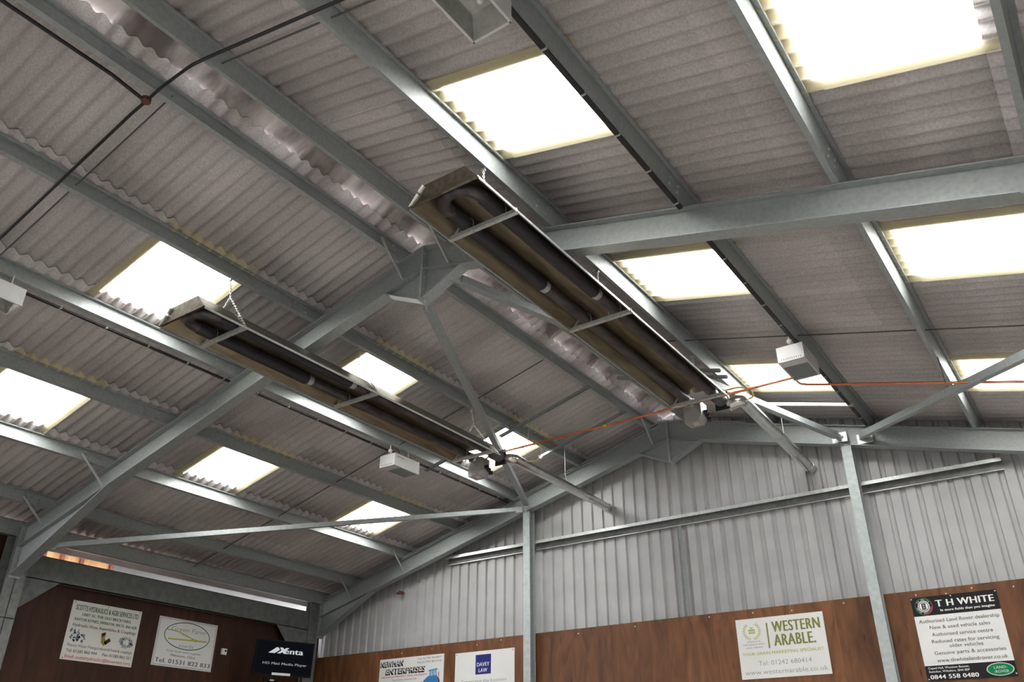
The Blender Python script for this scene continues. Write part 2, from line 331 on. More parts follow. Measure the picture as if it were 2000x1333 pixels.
# ================================================================== steelwork
def I_prof(b, d, tf=.012, tw=.009):   # (across, down) outline of an I section, top at 0
    h = b / 2
    return [(-h, 0), (h, 0), (h, -tf), (tw / 2, -tf), (tw / 2, -d + tf), (h, -d + tf), (h, -d), (-h, -d), (-h, -d + tf), (-tw / 2, -d + tf), (-tw / 2, -tf), (-h, -tf)]
RD = .30   # vertical depth of a rafter
def rafter(y0, side, xa, xb, hx, hz, label, group, gable):
    yc = y0 + .075; root = empty('steel_rafter', (side * (xa + xb) / 2, yc, zt((xa + xb) / 2)), label, 'rafter', group)
    MB().sweep(I_prof(.15, RD), lambda a, z: (side * xa, yc + a, zt(xa) + z), lambda a, z: (side * xb, yc + a, zt(xb) + z)).build('beam', M['galv'], root)
    # tapered haunch at the eaves: web and bottom flange
    h = MB(); h.prism([(side * hx, yc - .005, zt(hx) - RD), (side * xb, yc - .005, zt(xb) - RD), (side * xb, yc - .005, zt(xb) - hz)], (0, .01, 0))
    a = Vector((side * hx, yc, zt(hx) - RD)); b = Vector((side * xb, yc, zt(xb) - hz)); d = (b - a).normalized(); n = Vector((0, 1, 0)).cross(d).normalized()
    h.obox((a + b) / 2, d, (0, 1, 0), n, (b - a).length / 2, .075, .006); h.build('haunch', M['galv'], root)
    MB().box(min(side * xb, side * (xb - .014)), max(side * xb, side * (xb - .014)), yc - .08, yc + .08, zt(xb) - hz - .03, zt(xb) + .02).build('end_plate', M['galv'], root)
    # apex: half of the triangular haunch with its flange, and the bolted end plate
    q = MB(); xe, ze = .52, .66
    q.prism([(side * .014, yc - .005, zt(0) - RD + .01), (side * xe, yc - .005, zt(xe) - RD), (side * .06, yc - .005, H - ze), (side * .014, yc - .005, H - ze)], (0, .01, 0))
    a = Vector((side * xe * 1.02, yc, zt(xe) - RD)); b = Vector((side * .014, yc, H - ze - .02)); d = (b - a).normalized(); n = Vector((0, 1, 0)).cross(d).normalized()
    q.obox((a + b) / 2, d, (0, 1, 0), n, (b - a).length / 2, .07, .006); q.build('apex_haunch', M['galv'], root)
    MB().box(min(side * .001, side * .015), max(side * .001, side * .015), yc - .078, yc + .078, H - ze - .04, H - .004).build('apex_plate', M['galv_pale'], root)
    for k in range(4):
        MB().lathe((side * .014, yc - .045, H - .1 - .15 * k), (side, 0, 0), [(.013, 0), (.013, .012)], 6).build('bolt', M['galv_bright'], root)
    return root
rafter(YF, -1, .0, 7.40, 5.4, .70, 'left rafter of the middle portal frame, running down to the column beside the plywood wall', 'rafters', 0)
rafter(YF, 1, .0, 7.40, 5.4, .70, 'right rafter of the middle portal frame, the deep pale beam behind the larger heater', 'rafters', 0)
rafter(YG, -1, .0, 7.63, 6.3, .66, 'left rafter of the gable frame against the ribbed metal wall', 'rafters', 1)
rafter(YG, 1, .0, 7.63, 6.3, .66, 'right rafter of the gable frame against the ribbed metal wall', 'rafters', 1)

def column(x_in, depth, y0, y1, z1, side, label):
    root = empty('steel_column', (side * (x_in + depth / 2), (y0 + y1) / 2, 0), label, 'column', 'steel columns'); yc = (y0 + y1) / 2
    c = MB(); xa, xb = side * x_in, side * (x_in + depth)
    c.box(min(xa, xa + side * .014), max(xa, xa + side * .014), y0, y1, 0, z1); c.box(min(xb, xb - side * .014), max(xb, xb - side * .014), y0, y1, 0, z1); c.box(min(xa, xb), max(xa, xb), yc - .005, yc + .005, 0, z1)
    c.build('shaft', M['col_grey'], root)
    MB().box(min(xa, xb) - .01, max(xa, xb) + .01, y0 - .01, y1 + .01, 0, .02).build('base_plate', M['galv'], root)
    s = MB(); s.box(min(xa, xb), max(xa, xb), y0 + .005, y1 - .005, 3.70, 3.712); s.build('stiffener', M['galv'], root)
    return root
column(7.40, .30, 5.62, 5.89, 4.93, -1, 'wide column of the middle frame at the left edge of the view')
column(7.64, .125, 11.44, 11.70, 4.90, -1, 'corner column behind the television')
column(7.40, .30, 5.62, 5.89, 4.93, 1, 'column of the middle frame on the right side wall')
# longitudinal eaves beam between the two columns, with corner plates
root = empty('eaves_beam', (-7.66, 8.7, 4.52), 'flat grey eaves beam spanning above the plywood wall and its two signs', 'beam')
bb = MB(); bb.box(-7.665, -7.655, 5.89, 11.44, 4.335, 4.675); bb.box(-7.76, -7.655, 5.89, 11.44, 4.335, 4.347); bb.box(-7.76, -7.655, 5.89, 11.44, 4.663, 4.675)
bb.build('channel', M['paint_grey'], root)
MB().prism([(-7.665, 5.89, 4.334), (-7.665, 6.52, 4.334), (-7.665, 5.89, 3.80)], (.01, 0, 0)).build('corner_plate', M['paint_grey'], root)
MB().prism([(-7.665, 11.44, 4.334), (-7.665, 10.68, 4.334), (-7.665, 11.44, 3.55)], (.01, 0, 0)).build('corner_plate', M['paint_grey'], root)
# gable posts
for xa, lab in ((-2.81, 'left gable post rising past the white law firm sign'), (2.588, 'right gable post between the two right-hand signs')):
    root = empty('gable_post', (xa + .07, 11.76, 0), lab, 'post', 'gable posts'); c = MB()
    zt_ = zt(xa + .07) - RD - .012; ww = .135
    c.box(xa, xa + ww, 11.67, 11.68, 0, zt_); c.box(xa, xa + ww, 11.815, 11.825, 0, zt_); c.box(xa + ww / 2 - .004, xa + ww / 2 + .004, 11.68, 11.815, 0, zt_)
    c.build('shaft', M['galv_pale'], root)
    MB().box(xa - .01, xa + ww + .01, 11.66, 11.83, zt_, zt_ + .01).build('cap_plate', M['galv'], root)
    MB().box(xa - .05, xa + ww + .05, 11.62, 11.84, 0, .015).build('base_plate', M['galv'], root)

# purlins
ORD = ['first', 'second', 'third', 'fourth', 'fifth', 'sixth', 'seventh']
TK = .005
def zsec(D=.175, F=.045, L=.018):
    t = TK
    return [(0, 0), (0, L), (t, L), (t, t), (F, t), (F, D), (2 * F, D), (2 * F, D - L), (2 * F - t, D - L), (2 * F - t, D - t), (F + t, D - t), (F + t, 0)]
for side, P in ((-1, PL), (1, PR)):
    for i, xe in enumerate(P):
        ex = Vector((CT, 0, ST * (1 if side < 0 else -1))); nz = Vector((-ST, 0, CT)) if side < 0 else Vector((ST, 0, CT))
        org = Vector((xe, 0, zt(xe) + .003))
        root = empty('roof_purlin', (xe, 3, zt(xe)), '%s purlin down from the ridge on the %s roof slope' % (ORD[i], 'left' if side < 0 else 'right'), 'purlin', 'roof purlins')
        f = lambda a, b, y: org + ex * a + nz * b + Vector((0, y, 0))
        MB().sweep(zsec(), lambda a, b: f(a, b, Y0 + .02), lambda a, b: f(a, b, 11.95)).build('rail', M['galv'], root)
        for yc in (YF + .075, ):
            s = MB(); s.hexa([f(.0495, .012, yc - .42), f(.054, .012, yc - .42), f(.054, .012, yc + .42), f(.0495, .012, yc + .42), f(.0495, .150, yc - .42), f(.054, .150, yc - .42), f(.054, .150, yc + .42), f(.0495, .150, yc + .42)])
            s.build('sleeve', M['galv'], root)
            for dy in (-.37, -.22, .22, .37):
                for dn in (.05, .11): MB().lathe(f(.054, dn, yc + dy), ex, [(.011, 0), (.011, .008)], 6).build('bolt', M['galv_bright'], root)
# eaves purlins (deep)
for side in (-1, 1):
    c = MB(); x0 = side * 7.60; x1 = side * 7.606; xf = side * 7.67
    c.box(min(x0, x1), max(x0, x1), Y0, 11.95, 4.85, 5.08); c.box(min(x0, xf), max(x0, xf), Y0, 11.95, 4.85, 4.856); c.box(min(x0, xf), max(x0, xf), Y0, 11.95, 5.068, 5.074)
    tag(c.build('eaves_purlin', M['galv']), 'deep eaves purlin under the sheet ends along the %s side' % ('left' if side < 0 else 'right'), 'purlin', 'eaves purlins')
# fly stays from purlin to rafter foot
def stay(i, side, y0, gable, label):
    xe = (PL if side < 0 else PR)[i]; x = xe + .075
    ya = y0 - .38 if not gable else y0 - .34
    a = Vector((x, ya, zt(x) + .07)); b = Vector((x, y0 - .002, zt(x) - RD + .03))
    c = MB(); d = (b - a).normalized(); n = d.cross(Vector((1, 0, 0))).normalized()
    c.obox((a + b) / 2, d, (1, 0, 0), n, (b - a).length / 2, .017, .003); c.obox((a + b) / 2 + Vector((.016, 0, 0)) + n * .013, d, (1, 0, 0), n, (b - a).length / 2, .003, .015)
    tag(c.build('purlin_stay', M['galv_pale']), label, 'brace', 'purlin stays')
stay(0, -1, YF, 0, 'flat stay beside the apex of the middle frame, on the left slope')
stay(4, -1, YF, 0, 'stay from the fifth left purlin to the middle frame rafter')
stay(5, -1, YF, 0, 'lowest stay on the left rafter of the middle frame')
stay(0, -1, YG, 1, 'stay just left of the gable apex')
stay(4, -1, YG, 1, 'stay from the fifth left purlin to the gable rafter')
stay(5, -1, YG, 1, 'lowest stay on the left gable rafter, above the television')
stay(0, 1, YF, 0, 'thin stay right of the middle frame apex, beside the larger heater')

# bracing struts
def strut(a, b, w, label, flat_end=True, plate=None):
    a, b = Vector(a), Vector(b); d = (b - a).normalized(); v = d.cross(Vector((0, 0, 1))).normalized(); n = v.cross(d).normalized()
    root = empty('bracing_strut', (a + b) / 2, label, 'strut', 'roof bracing struts')
    c = MB(); L = (b - a).length / 2
    c.obox((a + b) / 2, d, v, n, L, w / 2, w / 2); c.build('hollow_section', M['galv'], root)
    for p, s in ((a, -1), (b, 1)):
        MB().obox(p + d * s * .05, d, v, n, .07, .006, .05).build('end_plate', M['galv_bright'], root)
    return root
strut((-.02, 5.80, 6.20), (-2.66, 11.55, 5.97), .085, 'strut from the middle frame apex to the top of the left gable post')
strut((-6.75, 5.84, 4.62), (-2.88, 11.55, 5.90), .07, 'long nearly level strut from the left eaves to the left gable post')
strut((.40, 5.84, 6.40), (2.58, 11.55, 6.02), .085, 'strut passing behind the larger heater to the right gable post')
strut((2.93, 11.55, 5.95), (6.9, 5.84, 4.60), .085, 'strut climbing from the right gable post past the right edge of the view')
for x, lab in ((2.60, 'bolted cleat on the right gable rafter, left of its pair'), (2.93, 'bolted cleat on the right gable rafter, right of its pair')):
    root = empty('brace_cleat', (x, 11.655, zt(x) - .2), lab, 'bracket', 'brace cleats')
    MB().box(x - .10, x + .10, 11.648, 11.658, zt(x) - .27, zt(x) - .13).build('plate', M['galv_bright'], root)
    MB().lathe((x + .04, 11.648, zt(x) - .2), (0, -1, 0), [(.02, 0), (.02, .015)], 6).build('bolt', M['galv'], root)

# gable sheeting rails
def rail(xa, xb, label):
    c = MB(); y = 11.955; z0, z1 = 5.265, 5.40
    c.box(xa, xb, y, y + .004, z0, z1); c.box(xa, xb, y - .10, y, z1 - .004, z1)
    root = empty('sheeting_rail', ((xa + xb) / 2, y, z0), label, 'rail', 'gable sheeting rails')
    c.build('web', M['col_grey'], root)  # darker zinc puts the shade under the flange into the web colour
    MB().box(xa, xb, y - .104, y - .10, z1 - .05, z1).build('front_lip', M['galv_bright'], root)
    MB().box(xa, xb, y - .012, y - .002, z0 - .004, z0 + .006).build('lower_lip', M['galv_bright'], root)
rail(-4.66, -2.76, 'horizontal gable rail left of the left gable post'); rail(-2.72, 2.64, 'longest horizontal gable rail, between the two gable posts'); rail(2.68, 4.45, 'horizontal gable rail right of the right gable post')
c = MB(); c.box(-.10, -.04, 11.955, 11.96, 3.70, 5.27); c.box(-.10, -.095, 11.92, 11.96, 3.70, 5.27)
tag(c.build('vertical_angle', M['galv']), 'thin vertical steel angle in the middle of the gable wall', 'angle')

# ================================================================== plywood lining
BOARDS = []
def board(x0, x1, y0, y1, z0, z1, label, group, m='ply'):
    o = MB().box(x0, x1, y0, y1, z0, z1).build('plywood_board', M[m]); BOARDS.append((x0, x1, o))
    return tag(o, label, 'board', group)
gx = [-7.779, -6.42, -5.24, -4.06, -2.74, -1.56, -.335, .86, 2.07, 2.655, 4.6, 5.8, 7.0, 7.9]
gl = ['plywood board in the gable corner under the television', 'plywood board left of the sign with the blue tractor', 'plywood board behind the sign with the blue tractor', 'plywood board behind the white sign with the navy square', 'plywood board just right of the left gable post', 'knotty plywood board, second right of the left gable post', 'blank reddish plywood board left of the olive lettered sign', 'plywood board behind the olive lettered sign', 'narrow plywood board left of the right gable post', 'plywood board behind the black and white sign', 'plywood board right of the black and white sign', 'plywood board near the right corner', 'last plywood board in the right corner']
for i in range(len(gx) - 1): board(gx[i] + .0006, gx[i + 1] - .0006, 11.875, 11.893, 0, 3.89, gl[i], 'gable lining boards')
ly = [5.90, 7.12, 8.34, 9.56, 10.78, 11.87]
ll = ['plywood board behind the left part of the hydraulics sign', 'plywood board between the hydraulics sign and the seed sign', 'plywood board behind the seed sign', 'plywood board behind the small white sensor', 'plywood board behind the television']
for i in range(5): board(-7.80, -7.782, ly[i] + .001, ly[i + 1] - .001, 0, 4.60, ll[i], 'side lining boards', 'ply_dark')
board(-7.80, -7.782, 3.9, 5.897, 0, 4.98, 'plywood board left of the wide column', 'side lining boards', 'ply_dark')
# screw heads along the top of the gable boards
for x in (-5.6, -4.9, -3.9, -3.4, .3, .95, 1.5, 2.2, 3.1, 3.45, 3.75, 4.2, -1.9, -.9):
    for a, b, o in BOARDS[:len(gl)]:
        if a <= x < b: MB().lathe((x, 11.875, 3.83 + .02 * math.sin(x * 7)), (0, -1, 0), [(.010, 0), (.010, .003)], 6).build('screw', M['galv_bright'], o)

# outside, seen through the slot under the left eaves
root = empty('neighbouring_shed', (-9.1, 9, 0), 'neighbouring shed wall glimpsed through the slot under the left eaves', 'shed')
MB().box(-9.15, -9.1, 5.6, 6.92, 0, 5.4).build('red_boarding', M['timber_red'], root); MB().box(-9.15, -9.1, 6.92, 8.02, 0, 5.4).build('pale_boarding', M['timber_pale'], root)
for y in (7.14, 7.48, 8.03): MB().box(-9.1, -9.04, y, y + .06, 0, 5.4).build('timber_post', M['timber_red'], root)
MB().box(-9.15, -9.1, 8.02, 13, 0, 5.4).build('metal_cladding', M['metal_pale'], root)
MB().prism([(-9.3, 5.0, 5.50), (-8.30, 5.0, 5.30), (-8.30, 5.0, 5.33), (-9.3, 5.0, 5.53)], (0, 8, 0)).build('shading_overhang', M['timber_red'], root)  # unseen overhang, added to keep sky light off the shed wall

# ================================================================== tube heaters
def chain(mb, a, b, r=.0035, ln=.034):
    a, b = Vector(a), Vector(b); d = (b - a); n = max(2, round(d.length / (ln * .72))); d.normalize()
    u = d.orthogonal().normalized(); v = d.cross(u)
    for i in range(n):
        c = a + (b - a) * ((i + .5) / n); w = u if i % 2 else v; pts = []
        for k in range(10):
            t = 2 * math.pi * k / 10; pts.append(c + d * (math.cos(t) * ln * .5) + w * (math.sin(t) * ln * .26))
        mb.tube(pts, r, 5, closed=True)
def heater(xc, zr, ya, yb, hooks, bars, label, sleeve_y, zhook):
    root = empty('tube_heater', (xc, (ya + yb) / 2, zr), label, 'heater', 'radiant tube heaters')
    w, tw, h = .355, .21, .175
    # reflector: open trough
    sec = [(-w, -.0), (-w + .012, .0), (-tw + .004, h - .008), (0, h - .02), (tw - .004, h - .008), (w - .012, .0), (w, 0), (tw, h), (0, h - .012), (-tw, h)]
    MB().sweep(sec, lambda a, b: (xc + a, ya, zr + b), lambda a, b: (xc + a, yb, zr + b)).build('reflector', M['reflector'], root)
    inn = [(-w + .014, .002), (-tw + .006, h - .010), (0, h - .022), (tw - .006, h - .010), (w - .014, .002), (w - .015, .001), (tw - .007, h - .012), (0, h - .024), (-tw + .007, h - .012), (-w + .015, .001)]
    MB().sweep(inn, lambda a, b: (xc + a, ya + .008, zr + b), lambda a, b: (xc + a, yb, zr + b)).build('inner_lining', M['reflector_in'], root, 'darker brown lining')
    lip = MB()
    for s in (-1, 1): lip.box(xc + s * w - .004, xc + s * w + .004, ya, yb, zr - .018, zr + .004)
    lip.build('rim', M['galv_bright'], root)
    e = MB(); e.prism([(xc - w, ya - .006, zr), (xc + w, ya - .006, zr), (xc + tw, ya - .006, zr + h), (xc - tw, ya - .006, zr + h)], (0, .006, 0)); e.obox((xc, ya - .006, zr + .004), (1, 0, 0), (0, 1, 0), (0, 0, 1), w, .012, .006)
    e.build('end_cap', M['reflector'], root)
    c = MB(); a_ = Vector((xc - w - .004, ya - .01, zr)); b_ = Vector((xc - tw - .004, ya - .01, zr + h)); d = (b_ - a_).normalized()
    for f0, f1 in ((.05, .60), (.68, .98)): c.obox(a_.lerp(b_, (f0 + f1) / 2), d, (0, 1, 0), d.cross(Vector((0, 1, 0))), (b_ - a_).length * (f1 - f0) / 2, .012, .006)
    c.build('corner_clip', M['white_plastic'], root)
    # U-shaped radiant tube
    tr, sp, zc = .058, .172, zr + .075; yu = ya + .27
    pts = [(xc - sp, yb + .05, zc), (xc - sp, yu + .4, zc)] + [(xc + sp * -math.cos(t), yu - sp * math.sin(t), zc) for t in [math.pi * k / 12 for k in range(13)]] + [(xc + sp, yu + .4, zc), (xc + sp, yb + .05, zc)]
    MB().tube(pts, tr, 16).build('radiant_tube', M['tube'], root)
    for s, y1 in ((-1, sleeve_y[0]), (1, sleeve_y[1])):
        sl = MB(); sl.lathe((xc + s * sp, yu + .02, zc), (0, 1, 0), [(.058, 0), (.066, .02), (.066, y1 - yu - .02), (.058, y1 - yu)], 18); sl.build('tube_sleeve', M['tube_black'], root)
        MB().lathe((xc + s * sp, y1, zc), (0, 1, 0), [(.0585, 0), (.0605, .01), (.0605, .07), (.0585, .08)], 18).build('coupling_band', M['galv_pale'], root)
    for k, yb_ in enumerate(bars):
        cb = MB(); cb.box(xc - w - .005, xc + w + .012, yb_ - .02, yb_ + .02, zr - .024, zr - .018); cb.box(xc - w - .005, xc + w + .012, yb_ - .022, yb_ - .018, zr - .024, zr + .012)
        bar = cb.build('crossbar', M['galv_bright'], root)
        for s in (-1, 1):
            ub = MB(); ub.tube([(xc + s * sp - .068, yb_, zr - .035), (xc + s * sp - .068, yb_, zc)] + [(xc + s * sp - .068 * math.cos(t), yb_, zc + .068 * math.sin(t)) for t in [math.pi * q / 8 for q in range(1, 8)]] + [(xc + s * sp + .068, yb_, zc), (xc + s * sp + .068, yb_, zr - .035)], .004, 6)
            for q in (-1, 1): ub.lathe((xc + s * sp + q * .068, yb_, zr - .036), (0, 0, 1), [(.009, 0), (.009, .010)], 6)
            ub.build('u_bolt', M['galv_bright'], bar)
        pl = MB(); pl.prism([(xc - w + .01, yb_ - .003, zr - .015), (xc - w + .035, yb_ - .003, zr - .015), (xc - .19, yb_ - .003, zr + .15), (xc - .26, yb_ - .003, zr + .15)], (0, .006, 0)); pl.build('hanger_plate', M['galv_bright'], bar)
    for (xh, yh, zh), yb_, zv in zip(hooks, bars, zhook):
        cm = MB(); ap = Vector((xc, yb_, zv))
        chain(cm, (xh, yh, zh), ap); chain(cm, ap, (xc - w, yb_, zr + .005)); chain(cm, ap, (xc + w, yb_, zr + .005))
        cm.build('suspension_chain', M['galv_bright'], root)
        hk = MB(); hk.box(xh - .02, xh + .02, yh - .012, yh + .012, zh - .015, zh + .015); hk.build('purlin_clip', M['galv_bright'], root)
    return root, sp, zc
def burner(root, xc, yb, zr, sp, zc):
    x = xc - sp
    b = MB(); b.prism([(x - .115, yb + .10, zr + .09), (x + .115, yb + .10, zr + .09), (x + .115, yb + .10, zr - .10), (x + .06, yb + .10, zr - .17), (x - .115, yb + .10, zr - .17)], (0, .20, 0))
    bx = b.build('burner_box', M['boxgrey'], root)
    l = MB()
    for k in (0, 1, 2): l.box(x - .035 + k * .025, x - .022 + k * .025, yb + .15, yb + .25, zr - .1725, zr - .1705)
    l.build('warning_label', M['ink_white'], bx)
    MB().lathe((x, yb + .02, zc), (0, 1, 0), [(.062, 0), (.07, .03), (.07, .08), (.055, .1)], 18).build('burner_collar', M['chrome'], root)
    k = MB()
    for i in range(3): k.lathe((x + .11, yb + .30 - .05 * i, zr - .10 + .03 * i), (1, .3, 0), [(.028, 0), (.028, .05)], 12)
    k.build('gas_valve', M['black'], root)
    x2 = xc + sp
    MB().lathe((x2, yb + .02, zc), (0, 1, 0), [(.06, 0), (.085, .04), (.085, .20), (.07, .22)], 20).build('fan_housing', M['darkgrey'], root)
    MB().box(x2 - .09, x2 + .09, yb + .24, yb + .26, zc - .12, zc + .10).build('fan_plate', M['black'], root)
zA, zB = 5.84, 5.725
hA, spA, zcA = heater(1.65, zA, 4.06, 9.06, [(1.63, 4.60, 6.46), (1.63, 6.60, 6.46), (1.63, 8.98, 6.46)], [4.585, 6.57, 8.95], 'larger, nearer radiant tube heater hanging right of the roof apex', (5.75, 6.15), (6.22, 6.22, 6.22))
burner(hA, 1.65, 9.06, zA, spA, zcA)
hB, spB, zcB = heater(-1.60, zB, 3.98, 8.85, [(-1.66, 4.47, 6.44), (-1.66, 6.40, 6.44), (-1.66, 8.70, 6.44)], [4.47, 6.39, 8.68], 'smaller looking radiant tube heater hanging on the left, crossing the middle rafter', (5.75, 6.10), (6.20, 6.20, 6.19))
burner(hB, -1.60, 8.85, zB, spB, zcB)
# exhaust flues
def flue(pts, r, label):
    root = empty('flue_duct', pts[0], label, 'duct', 'flue ducts')
    MB().tube(fillet(pts, .14, 8), r, 18).build('pipe', M['chrome'], root)
    a, b = Vector(pts[-2]), Vector(pts[-1]); d = (b - a).normalized()
    MB().lathe(b - d * .10, d, [(r + .002, 0), (r + .008, .01), (r + .008, .07), (r + .002, .08)], 18).build('end_collar', M['chrome'], root)
    MB().lathe(Vector(pts[0]) , (Vector(pts[1]) - Vector(pts[0])), [(r + .002, 0), (r + .010, .01), (r + .010, .03), (r + .002, .04)], 18).build('joint_ring', M['galv_bright'], root)
flue([(1.88, 9.37, 5.87), (2.06, 9.36, 5.89), (2.05, 11.99, 5.775)], .076, 'shiny flue from the larger heater sloping to the gable wall')
flue([(-1.46, 9.15, 5.79), (-1.25, 9.15, 5.765), (-1.30, 11.99, 5.765)], .068, 'shiny flue from the left heater sloping to the gable wall')
def wire(pts, r, m, name, label, cat, group=None, n=6): return tag(MB().tube(pts, r, n).build(name, m), label, cat, group)
wire([(1.97, 11.2, 6.47), (1.97, 11.2, 6.02), (2.04, 11.2, 5.875)], .004, M['galv_bright'], 'hanging_wire', 'thin wire holding up the flue of the larger heater', 'wire')
wire([(-1.37, 10.75, 6.55), (-1.37, 10.75, 6.0), (-1.34, 10.75, 5.85)], .004, M['galv_bright'], 'hanging_wire', 'thin wire holding up the flue of the left heater', 'wire')

# slotted channels between the purlins that carry chains and wires
def chan(xa, xb, y, label, m='galv', dz=-.024, zfix=None):
    za, zb = (zt(xa) + dz, zt(xb) + dz) if zfix is None else (zfix, zfix)
    a, b = Vector((xa, y, za)), Vector((xb, y, zb)); d = (b - a).normalized(); n = d.cross(Vector((0, 1, 0))).normalized()
    root = MB(); L = (b - a).length / 2; c = (a + b) / 2
    root.obox(c + n * .018, d, (0, 1, 0), n, L, .02, .002); root.obox(c + Vector((0, .02, 0)), d, (0, 1, 0), n, L, .002, .02); root.obox(c - Vector((0, .02, 0)), d, (0, 1, 0), n, L, .002, .02)
    return tag(root.build('steel_channel', M[m]), label, 'channel', 'steel channels')
chan(-1.85, -.25, 9.66, 'thin channel between the first two left purlins, by the left heater burner')
chan(-1.85, -.25, 10.75, 'thin channel between the first two left purlins, nearest the gable')
chan(-3.15, -1.55, 9.47, 'thin channel between lamp and left heater, under the third left purlin')
chan(1.55, 3.05, 10.75, 'channel painted bright as if lit, under the right slope by the last rooflight', 'galv_bright')  # brighter zinc here paints in the light falling from the rooflight
chan(.2, 1.80, 9.45, 'nearer of two short channels over the larger heater'); chan(.2, 1.80, 9.68, 'farther of two short channels over the larger heater')

# sag rods at mid bay, both slopes
for yb_, w_ in ((2.69, 'near bay'), (8.66, 'far bay')):
    for side in (-1, 1):
        P = [abs(p) for p in PL] + [7.6] if side < 0 else PR + [7.6]
        rod = MB(); rod.tube([(side * (.30), yb_, zt(.3) + .07), (side * 7.58, yb_, zt(7.58) + .07)], .008, 8)
        tag(rod.build('sag_rod', M['darkgrey']), 'thin tie rod through the purlins of the %s slope in the %s' % ('left' if side < 0 else 'right', w_), 'rod', 'sag rods')

# ================================================================== copper gas pipe
root = empty('gas_pipe', (0.6, 9.1, 5.86), 'copper gas pipe running across from the left heater past the right lamp', 'pipe')
pp = fillet([(-1.72, 9.10, 5.80), (-1.62, 9.10, 5.87), (2.80, 9.10, 5.885), (2.84, 9.12, 5.80), (2.95, 9.13, 5.765), (7.4, 9.3, 4.70)], .06, 6)
MB().tube(pp, .0145, 12).build('pipe_run', M['copper'], root)
for x, y, z in ((-1.05, 9.10, 5.872), (1.28, 9.1, 5.881), (2.08, 9.1, 5.883), (-1.5, 9.10, 5.871)): MB().lathe((x - .03, y, z), (1, 0, 0), [(.0145, 0), (.0185, .004), (.0185, .056), (.0145, .06)], 12).build('coupling', M['copper'], root)
MB().lathe((.25, 9.10, 5.877), (1, 0, 0), [(.018, 0), (.021, .01), (.021, .04), (.018, .05)], 12).build('yellow_tape', M['yellow'], root)
MB().tube([(4.31, 9.17, 5.74), (4.32, 9.17, 5.43)], .005, 6).build('pipe_hanger', M['black'], root)
MB().tube([(-.95, 9.1, 6.5), (-.95, 9.1, 5.88)], .003, 6).build('hanger_wire', M['galv_bright'], root)
wire(fillet([(1.90, 9.22, 6.0), (2.08, 9.26, 6.02), (2.20, 9.34, 5.99), (2.19, 9.42, 5.92), (2.11, 9.42, 5.90)], .1, 5), .011, M['yellow'], 'gas_hose', 'yellow gas hose looping beside the larger heater burner', 'hose', 'gas hoses', 8)
wire(fillet([(-1.2, 9.10, 5.89), (-1.05, 9.12, 5.98), (-.84, 9.2, 5.95), (-.84, 9.28, 5.80), (-.95, 9.3, 5.70), (-1.12, 9.28, 5.72)], .12, 5), .006, M['yellow'], 'gas_hose', 'thin looping gas hose under the copper pipe at the left heater', 'hose', 'gas hoses', 8)

# ================================================================== lamps
def lamp_build(x, y0, label, zb=5.78, glass=False):
    root = empty('box_lamp', (x, y0 + .27, zb), label, 'lamp', 'white box lamps')
    W_, Ln, h = .146, .54, .175; ya, yb = y0, y0 + Ln
    b = MB()
    # outer casing as a thin walled box, open below
    for xa, xb, y_0, y_1 in ((x - W_, x - W_ + .008, ya, yb), (x + W_ - .008, x + W_, ya, yb), (x - W_ + .008, x + W_ - .008, ya, ya + .008), (x - W_ + .008, x + W_ - .008, yb - .008, yb)): b.box(xa, xb, y_0, y_1, zb, zb + h)
    b.box(x - W_, x + W_, ya, yb, zb + h, zb + h + .006)
    b.box(x - W_ - .004, x - W_ + .012, ya - .004, yb + .004, zb - .006, zb + .004); b.box(x + W_ - .012, x + W_ + .004, ya - .004, yb + .004, zb - .006, zb + .004); b.box(x - W_, x + W_, ya - .004, ya + .012, zb - .006, zb + .004); b.box(x - W_, x + W_, yb - .012, yb + .004, zb - .006, zb + .004)
    b.build('casing', M['white_paint'], root)
    r = MB(); i0, o0 = (.085, .17), (W_ - .012, Ln / 2 - .012); cy = (ya + yb) / 2
    q = lambda a, z: [(x - a[0], cy - a[1], z), (x + a[0], cy - a[1], z), (x + a[0], cy + a[1], z), (x - a[0], cy + a[1], z)]
    r.add(q(o0, zb + .002) + q(i0, zb + .12), [(0, 1, 5, 4), (1, 2, 6, 5), (2, 3, 7, 6), (3, 0, 4, 7), (4, 5, 6, 7)]); r.build('inner_reflector', M['lamp_inside'], root)
    MB().sphere((x + .03, cy + .10, zb + .098), .02).build('bulb', M['white_plastic'], root)
    if glass:
        MB().box(x - W_ + .012, x + W_ - .012, ya + .15, yb - .012, zb + .001, zb + .006).build('glass_pane', M['lamp_glass'], root)
        MB().box(x - W_ + .012, x + W_ - .012, ya + .010, ya + .15, zb - .002, zb + .006).build('front_lip', M['white_paint'], root)
    s = MB()
    for k in range(10): s.box(x - .105 + k * .023, x - .100 + k * .023, ya - .0015, ya + .001, zb + .012, zb + .035)
    for k in range(4): s.box(x + W_ - .001, x + W_ + .0015, ya + .06 + k * .035, ya + .08 + k * .035, zb + .135, zb + .145)
    s.build('vent_slots', M['ink_black'], root)
    st = MB(); st.tube([(x, ya + .10, zb + h), (x, ya + .06, zb + h + .05)], .010, 8); st.sphere((x, ya + .05, zb + h + .075), .032); st.tube([(x, ya + .05, zb + h + .09), (x, ya + .05, zt(x) + .002)], .008, 8)
    st.build('ball_hanger', M['white_plastic'], root)
    st = MB(); st.tube([(x, yb - .10, zb + h), (x, yb - .10, zt(x) + .002)], .008, 8); st.build('hanger_rod', M['galv_bright'], root)
    MB().tube(fillet([(x + .05, ya + .20, zb + h), (x + .08, ya + .16, zb + h + .10), (x + .0, ya + .05, zt(x) - .01)], .05, 4), .006, 6).build('supply_cable', M['black'], root)
    return root
lamp_build(2.98, 8.42, 'white box lamp under the right slope, in front of the copper pipe', glass=True)
